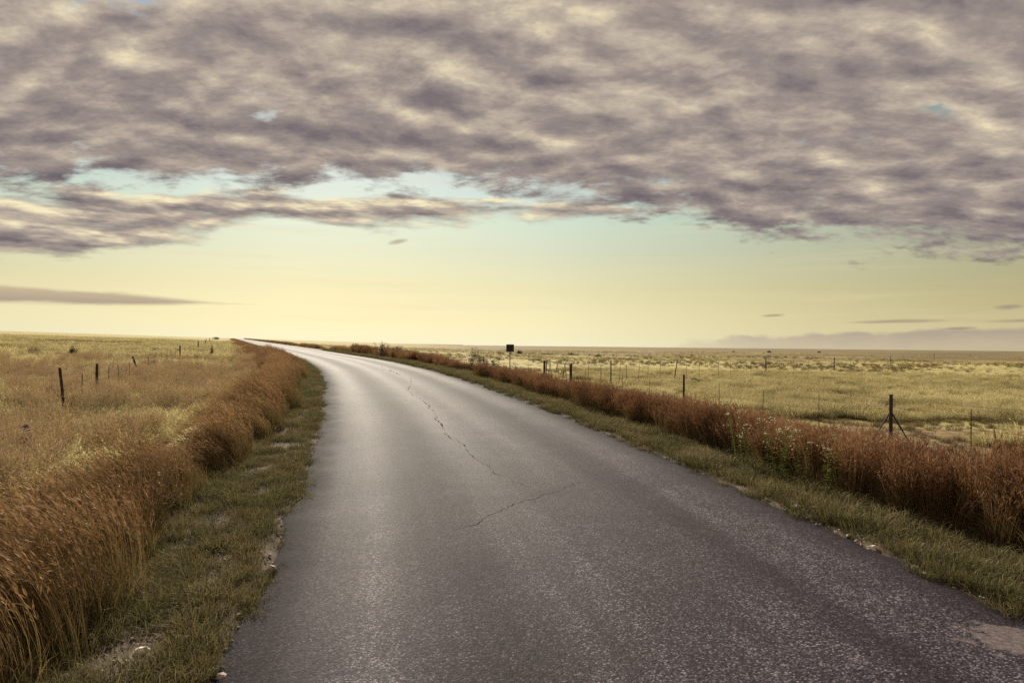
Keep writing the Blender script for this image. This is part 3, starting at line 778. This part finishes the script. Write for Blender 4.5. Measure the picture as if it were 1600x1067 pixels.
# roadside fence on the right, broken by the gate
fence('wire_fence', [(9.6, 9.2, 1.25, .03, 0, 0, ()), (7.78, 14.0, 1.27, .037, 0, 0, ((-.34, .45), (.42, -.35))), (5.55, 22.0, 1.26, .034, 0, 0, ()), (2.79, 32.0, 1.29, .05, 0, 0, ())],
      [(8.35, 12.4, 1.15, 0), (9.0, 10.8, 1.1, .02), (7.25, 16.1, 1.12, .0), (6.65, 18.1, 1.1, .03), (6.1, 20.0, 1.12, -.02), (4.9, 24.3, 1.1, .02), (4.3, 26.5, 1.15, 0), (3.75, 28.5, 1.12, .0), (3.25, 30.3, 1.1, .02)],
      'wire fence along the right roadside with braced steel corner post')
fence('wire_fence', [(1.67, 35.0, 1.30, .055, .0, 0, ()), (-1.9, 45.0, 1.2, .04, .03, 0, ()), (-6.2, 56.0, 1.2, .04, 0, 0, ()), (-11.2, 68.0, 1.2, .04, 0, 0, ())],
      [(.9, 37.2, 1.1, 0), (.2, 39.2, 1.1, 0), (-.5, 41.2, 1.1, .02), (-1.2, 43.1, 1.1, 0), (-3.2, 48.5, 1.1, 0), (-4.7, 52.4, 1.1, 0)],
      'wire fence behind weeds running on from the left gatepost')
# boundary fence receding across the right pasture
def bline(px_):                                   # meets the line through the gate with the direction (0.607, 0.795)
    k = (px_ - 800) / 1066.7; u = (k * 32 - 2.79) / (.607 - k * .795); return 2.79 + .607 * u, 32 + .795 * u
bp = []
for k_, (px_, l) in enumerate(((955, 0), (1053, .22), (1197, 0), (1304, 0), (1392, 0), (1460, 0), (1516, 0), (1560, 0))):
    x, y = bline(px_); bp.append((x, y, 1.38, .042 if k_ > 1 else .03, l, 0, ()))
bd = [(*bline(px_), 1.2, l) for px_, l in ((920, 0), (938, .04), (968, .05), (980, -.03), (998, .05), (1013, 0), (1032, 0), (1073, 0), (1093, 0), (1123, 0), (1142, 0), (1173, .04), (1218, 0), (1240, 0), (1264, 0), (1330, 0), (1350, 0), (1425, 0))]
fence('boundary_fence', bp, bd, 'long wire fence of thin posts receding across the right pasture', drop_r=.011)
# fence on the left meadow
lf_ = lambda y: -.424 * y - 3.85
fence('meadow_fence', [(lf_(16.9), 16.9, 1.30, .034, -.17, 0, ()), (lf_(21), 21, 1.22, .040, 0, 0, ((.22, -.12),)), (lf_(32.5), 32.5, 1.1, .040, -.42, 0, ()), (lf_(62), 62, 1.25, .06, 0, 0, ((-1.15, -.2),)),
                      (lf_(108), 108, 1.3, .08, 0, 0, ()), (lf_(150), 150, 1.3, .08, .25, 0, ()), (lf_(205), 205, 1.4, .09, 0, 0, ()), (lf_(270), 270, 1.5, .1, 0, 0, ())],
      [(lf_(y_), y_, 1.05, l_) for y_, l_ in ((18.8, 0), (23.2, 0), (25.8, -.10), (28.6, -.05), (35.5, 0), (39, 0), (43, 0), (47, .05), (51, 0), (56, 0), (70, 0), (80, 0), (92, 0))],
      'old wire fence with leaning dark posts across the left meadow', wire_r=.0025, drop_r=.011)

# ------------------------------------------------------------------ gate
gx0, gy0, gx1, gy1 = 1.67 + .09, 35.0 - .24, 2.79 - .05, 32.0 + .14
gz = (tz(1.67, 35) + tz(2.79, 32)) / 2
gate = tag(empty('farm_gate', (gx0, gy0, gz)), 'light metal farm gate with zigzag braces between two dark posts', 'gate')
def gp(u, h): return (u * (gx1 - gx0), u * (gy1 - gy0), h)
MB().tube(gp(0, 1.34), gp(1, 1.22), .022, .022, 7).build('top_rail', M_wire, gate)
MB().tube(gp(0, .14), gp(1, .12), .022, .022, 7).build('bottom_rail', M_wire, gate)
for u, h in ((0, 1.34), (1, 1.22)): MB().tube(gp(u, .13), gp(u, h - .023), .022, .022, 7).build('end_rail', M_wire, gate)
for u0, u1 in ((.17, .05), (.17, .27), (.48, .36), (.48, .58), (.80, .68), (.80, .90)):
    MB().tube(gp(u0, 1.33 - .12 * u0), gp(u1, .15), .012, .012, 5).build('brace', M_wire, gate)
MB().tube(gp(1, .95), (gp(1, .95)[0] + .05, gp(1, .95)[1] - .14, .95), .008, .008, 5).build('latch', M_steel, gate)

# ------------------------------------------------------------------ sign
sz = tz(-.08, 29.0)
sign = tag(empty('road_sign', (-.08, 29.0, sz)), 'small square dark sign on a thin post beside the road', 'sign')
sign.rotation_euler.z = radians(6)
MB().tube((0, 0, -.3), (0, 0, 1.46), .018, .018, 8).build('post', M_wood, sign)
import bmesh as _bm
b_ = _bm.new(); _bm.ops.create_cube(b_, size=1.0, matrix=__import__('mathutils').Matrix.Diagonal((.33, .018, .32, 1)))
_bm.ops.bevel(b_, geom=list(b_.edges), offset=.006, segments=2, affect='EDGES')
bme = bpy.data.meshes.new('board'); b_.to_mesh(bme); b_.free()
M_board = plain_mat('dark_sign_back', srgb(30, 28, 34), srgb(52, 48, 54), 6, .5, .4, .2)
board = link('board', bme, sign, M_board); board.location = (0, -.032, 1.62)
MB().box((0, -.046, 0), (.26, .010, .018)).box((0, -.046, .09), (.26, .010, .018)).build('bracket', M_steel, board)
MB().tube((-.02, -.045, .025), (-.02, -.056, .025), .014, .012, 8).build('bolt', M_wire, board)

# ------------------------------------------------------------------ single weeds, bushes and stones
def plant_parts(seed, h, nst, spread, leaf_n, leaf_L, leaf_W, u0=.12, flowers=0, fl_r=.012, lean=.10, stem_w=.008, fl_drop=.09):
    r = np.random.default_rng(seed); b = disc(nst, .05 + spread * .2, r); b[:, 2] -= .05
    off = b[:, :2] * 1.5 + r.normal(0, lean * h, (nst, 2)) * spread * 3
    st = strips(b, off, h * r.uniform(.72, 1.0, nst), stem_w, stem_w * .4, 6, 1.3, .05, r=r)
    lv = spikelets(st[3], r, leaf_n, leaf_L, leaf_W, u0, (0, 0, .1))
    # let leaves stand off the stems
    V = lv[0].reshape(-1, 4, 3); q = V[:, :1]; d = V - q
    a = r.uniform(0, 2 * pi, len(V)); ax = np.stack([np.cos(a), np.sin(a), np.full(len(V), .35)], -1)
    L = np.linalg.norm(d[:, 2], axis=1)[:, None]; s = np.cross(ax, [0, 0, 1.0]); s /= np.linalg.norm(s, axis=1)[:, None]
    W = leaf_W * r.uniform(.6, 1.2, (len(V), 1))
    ax = ax / np.linalg.norm(ax, axis=1)[:, None]
    nv = np.stack([V[:, 0], V[:, 0] + ax * L * .5 + s * W, V[:, 0] + ax * L - np.array([0, 0, .2]) * L, V[:, 0] + ax * L * .5 - s * W], 1).reshape(-1, 3)
    fl = None
    if flowers:
        tips = st[3][:, -1]; P = []
        for t in tips:
            for k in range(flowers): P.append(t + np.array([r.normal(0, .028), r.normal(0, .028), -abs(r.normal(0, fl_drop if k > flowers // 2 else .02))]))
        fl = P
    return st, (nv, lv[1], lv[2], None), fl, r
def octa(mb, c, r, q):
    o = len(mb.v); e_ = [(1, 0, 0), (0, 1, 0), (-1, 0, 0), (0, -1, 0), (0, 0, .8), (0, 0, -.6)]
    for v in e_: mb.v.append(tuple(np.array(c) + np.array(v) * r * q.uniform(.7, 1.3)))
    for f in ((0, 1, 4), (1, 2, 4), (2, 3, 4), (3, 0, 4), (1, 0, 5), (2, 1, 5), (3, 2, 5), (0, 3, 5)): mb.f.append(tuple(o + i for i in f))
def plant(name, x, y, h, label, cat, seed, mat, group=None, fl_mat=None, **k):
    root = tag(empty(name, (x, y, tz(x, y))), label, cat, group)
    root.rotation_euler.z = (seed * 1.7) % 6.28
    st, lv, fl, r = plant_parts(seed, h, **k)
    o = join([(st[0], st[1], st[2], None)], 'stem', h, mat); col.objects.link(o); o.parent = root; o.name = 'stem'
    o = join([lv], 'foliage', h, mat); col.objects.link(o); o.parent = root; o.name = 'foliage'; o['kind'] = 'stuff'
    if fl:
        mb = MB()
        for c in fl: octa(mb, c, k.get('fl_r', .012), r)
        mb.build('flowers', fl_mat, root)['kind'] = 'stuff'
    return root
ORD = ('first', 'second', 'third', 'fourth', 'fifth', 'sixth', 'seventh', 'eighth', 'ninth', 'tenth', 'eleventh', 'twelfth', 'thirteenth', 'fourteenth')
FW = [(3.24, 9.6, .92, 'tallest cream flowered weed, leftmost of those before the rust grass', 4), (3.29, 9.2, .66, 'low cream flowered weed just right of the tallest one', 3),
      (3.27, 8.45, .86, 'bushy cream flowered weed, third from the left by the right verge', 6), (3.47, 8.6, .82, 'slim cream flowered weed, fourth from the left by the right verge', 3),
      (3.52, 8.3, .76, 'cream flowered weed with many bright heads, third from the right', 4), (3.62, 8.0, .60, 'short cream flowered weed, second from the right by the verge', 3),
      (3.80, 8.1, .76, 'leafy cream flowered weed, rightmost of those before the rust grass', 5)]
for i, (x, y, h, lb, ns) in enumerate(FW):
    plant('flowering_weed', x, y, h * 1.12, lb, 'weed', 30 + i, M_leaf, 'cream flowered weeds on the right verge', M_flower, nst=max(2, ns - 1), spread=.16, leaf_n=64, leaf_L=.058, leaf_W=.011, flowers=11, fl_r=.010)
lbl = 'dark green weed stalk near the sign, %s from the left of those behind the grass'
for i, (x, y, h) in enumerate([(-1.75, 31, 1.05), (-1.5, 30.5, .85), (-1.25, 31.5, .9), (-1.05, 30.6, .8), (-.9, 31.2, 1.1), (-.7, 30.4, .75), (-.5, 31.6, .9), (-.3, 30.7, .8), (.05, 30.2, .7), (.6, 31.2, .85), (.95, 31.8, .95), (1.25, 31.5, .7)]):
    plant('dark_weed', x, y, h * 1.3, lbl % ORD[i], 'weed', 50 + i, M_dark, 'dark weeds near the sign', nst=8, spread=.3, leaf_n=44, leaf_L=.12, leaf_W=.026)
lbl = 'dark leafy weed above the orange grass far along the right roadside, %s from the left'
_far = []
for i in range(14):
    y = 46 + i * .95; px_ = 655 - (i * 37 % 60); _far.append(((px_ - 800) / 1066.7 * y + .4 * ((i * 7) % 3 - 1), y, 1.0 + .35 * ((i * 5) % 4) / 3))
for i, (x, y, h) in enumerate(sorted(_far, key=lambda p: p[0] / p[1])):
    plant('dark_weed', x, y, h, lbl % ORD[i], 'weed', 70 + i, M_dark, 'dark weeds far along the roadside', nst=12, spread=.5, leaf_n=36, leaf_L=.16, leaf_W=.04)
plant('purple_flower', -6.35, 9.1, 1.15, 'single purple flower spike in the left meadow', 'flower', 90, M_leaf, None, M_purple, nst=1, spread=.05, leaf_n=14, leaf_L=.05, leaf_W=.008, flowers=60, fl_r=.012, fl_drop=.26)
plant('green_bush', -4.72, 6.7, .90, 'dark green bush with tiny yellow flowers at the left picture edge', 'bush', 91, M_dark, None, M_flower, nst=40, spread=.55, leaf_n=40, leaf_L=.04, leaf_W=.008, flowers=3, fl_r=.006)
plant('green_bush', -4.38, 7.2, .72, 'smaller dark green bush in the hollow behind the russet grass', 'bush', 92, M_dark, None, M_flower, nst=30, spread=.5, leaf_n=36, leaf_L=.04, leaf_W=.008, flowers=3, fl_r=.006)
SH = [(-36, 56, 1.0, .9, 'small dark green shrub beyond the left meadow fence'), (-32.5, 74, 1.5, .5, 'tall narrow dark shrub near the far left fence'),
      (-42, 60, .7, 1.3, 'low brown shrub at the far left of the meadow'),
      (1.9, 170, 1.5, 2.0, 'dark round shrub just right of the sign in the far pasture'), (-2.7, 165, .9, 2.2, 'low brown shrub just left of the sign in the far pasture'),
      (8.6, 158, .9, 3.2, 'wide low shrub above the gate in the far pasture'), (14.2, 165, 1.1, 2.6, 'low shrub right of the gate, farther of the two there'),
      (17.3, 137, 1.0, 2.0, 'dark low shrub right of the gate, nearer of the two there'), (130, 345, 1.9, 2.4, 'distant round bush on the right horizon above the fence'),
      (112, 345, 1.2, 2.2, 'smaller distant bush on the right horizon'), (180, 400, 1.5, 2.6, 'distant bush far right on the plain'),
      (-205, 472, 2.3, 6.4, 'low dark bush at the far end of the road')]
def shrub(x, y, h, wd, lb, seed):
    """a low dome of leaf clumps on short woody stems"""
    root = tag(empty('shrub', (x, y, tz(x, y))), lb, 'shrub'); r = np.random.default_rng(seed)
    cl = r.normal(0, 1, (16, 3)); cl /= np.linalg.norm(cl, axis=1)[:, None]; cl[:, 2] = abs(cl[:, 2])
    cl *= r.uniform(.35, .85, (16, 1)); n = 1500
    q = cl[r.integers(0, 16, n)] + r.normal(0, .16, (n, 3)); q[:, 2] = np.clip(q[:, 2], -.02, 1.05)
    q = q * np.array([wd / 2, wd / 2, h]); L = min(wd, h) * .10
    a, b = r.normal(0, 1, (n, 3)), r.normal(0, 1, (n, 3)); a /= np.linalg.norm(a, axis=1)[:, None]; b = np.cross(a, b); b /= np.linalg.norm(b, axis=1)[:, None]
    V = np.stack([q, q + a * L * .5 + b * L * .3, q + a * L, q + a * L * .5 - b * L * .3], 1).reshape(-1, 3)
    o_ = (np.arange(n) * 4)[:, None]
    o = join([(V, np.concatenate([o_, o_ + 1, o_ + 2, o_ + 3], 1), np.repeat(r.uniform(0, 1, n), 4), None)], 'foliage', h, M_dark); col.objects.link(o); o.parent = root; o['kind'] = 'stuff'
    mb = MB()
    for c in cl[:9]: mb.tube((c[0] * .1, c[1] * .1, -.1), tuple(c * np.array([wd / 2, wd / 2, h]) * .8), .03 * h, .01 * h, 5)
    mb.build('stems', M_wood, root)
for i, (x, y, h, wd, lb) in enumerate(SH): shrub(x, y, h * (.72 if y > 100 and i < 11 else 1), wd, lb, 120 + i)
for i, (x, y, r_, lb) in enumerate([(11.3, 42.3, .42, 'dark earth mound at the foot of the tilted fence post'), (15.6, 41.5, .22, 'small dark mound in the pasture, left of a pair'),
                                    (16.3, 41.2, .30, 'dark mound in the pasture, right of a pair'), (21.5, 49.0, .18, 'small lone dark mound farther out in the pasture')]):
    o = link('earth_mound', rock_mesh(800 + i, r_, 2), None, plain_mat('dark_mound_soil', srgb(60, 46, 40), srgb(96, 76, 62), 8, .95, .1))
    o.location = (x, y, tz(x, y) + r_ * .2); tag(o, lb, 'mound')
for right, ST in ((1, [(3.31, 5.1, .022), (3.27, 5.38, .030), (3.17, 5.98, .035), (2.83, 6.72, .03), (3.05, 7.28, .05)]),
                  (0, [(-2.11, 3.94, .035), (-1.92, 4.09, .03), (-2.35, 4.6, .025), (-2.2, 4.9, .02), (-2.68, 5.83, .03)])):
    for i, (x, y, r_) in enumerate(ST):
        o = link('stone', rock_mesh(820 + i + 10 * right, r_, 2), None, M_pale); o.location = (x, y, tz(x, y) + r_ * .35)
        where = 'in the grass at the right road edge' if right else 'on the left verge beside the russet grass'
        tag(o, 'small pale stone %s, %s from the picture bottom' % (where, ORD[i]), 'stone', 'pale stones by the right road edge' if right else 'pale stones on the left verge')
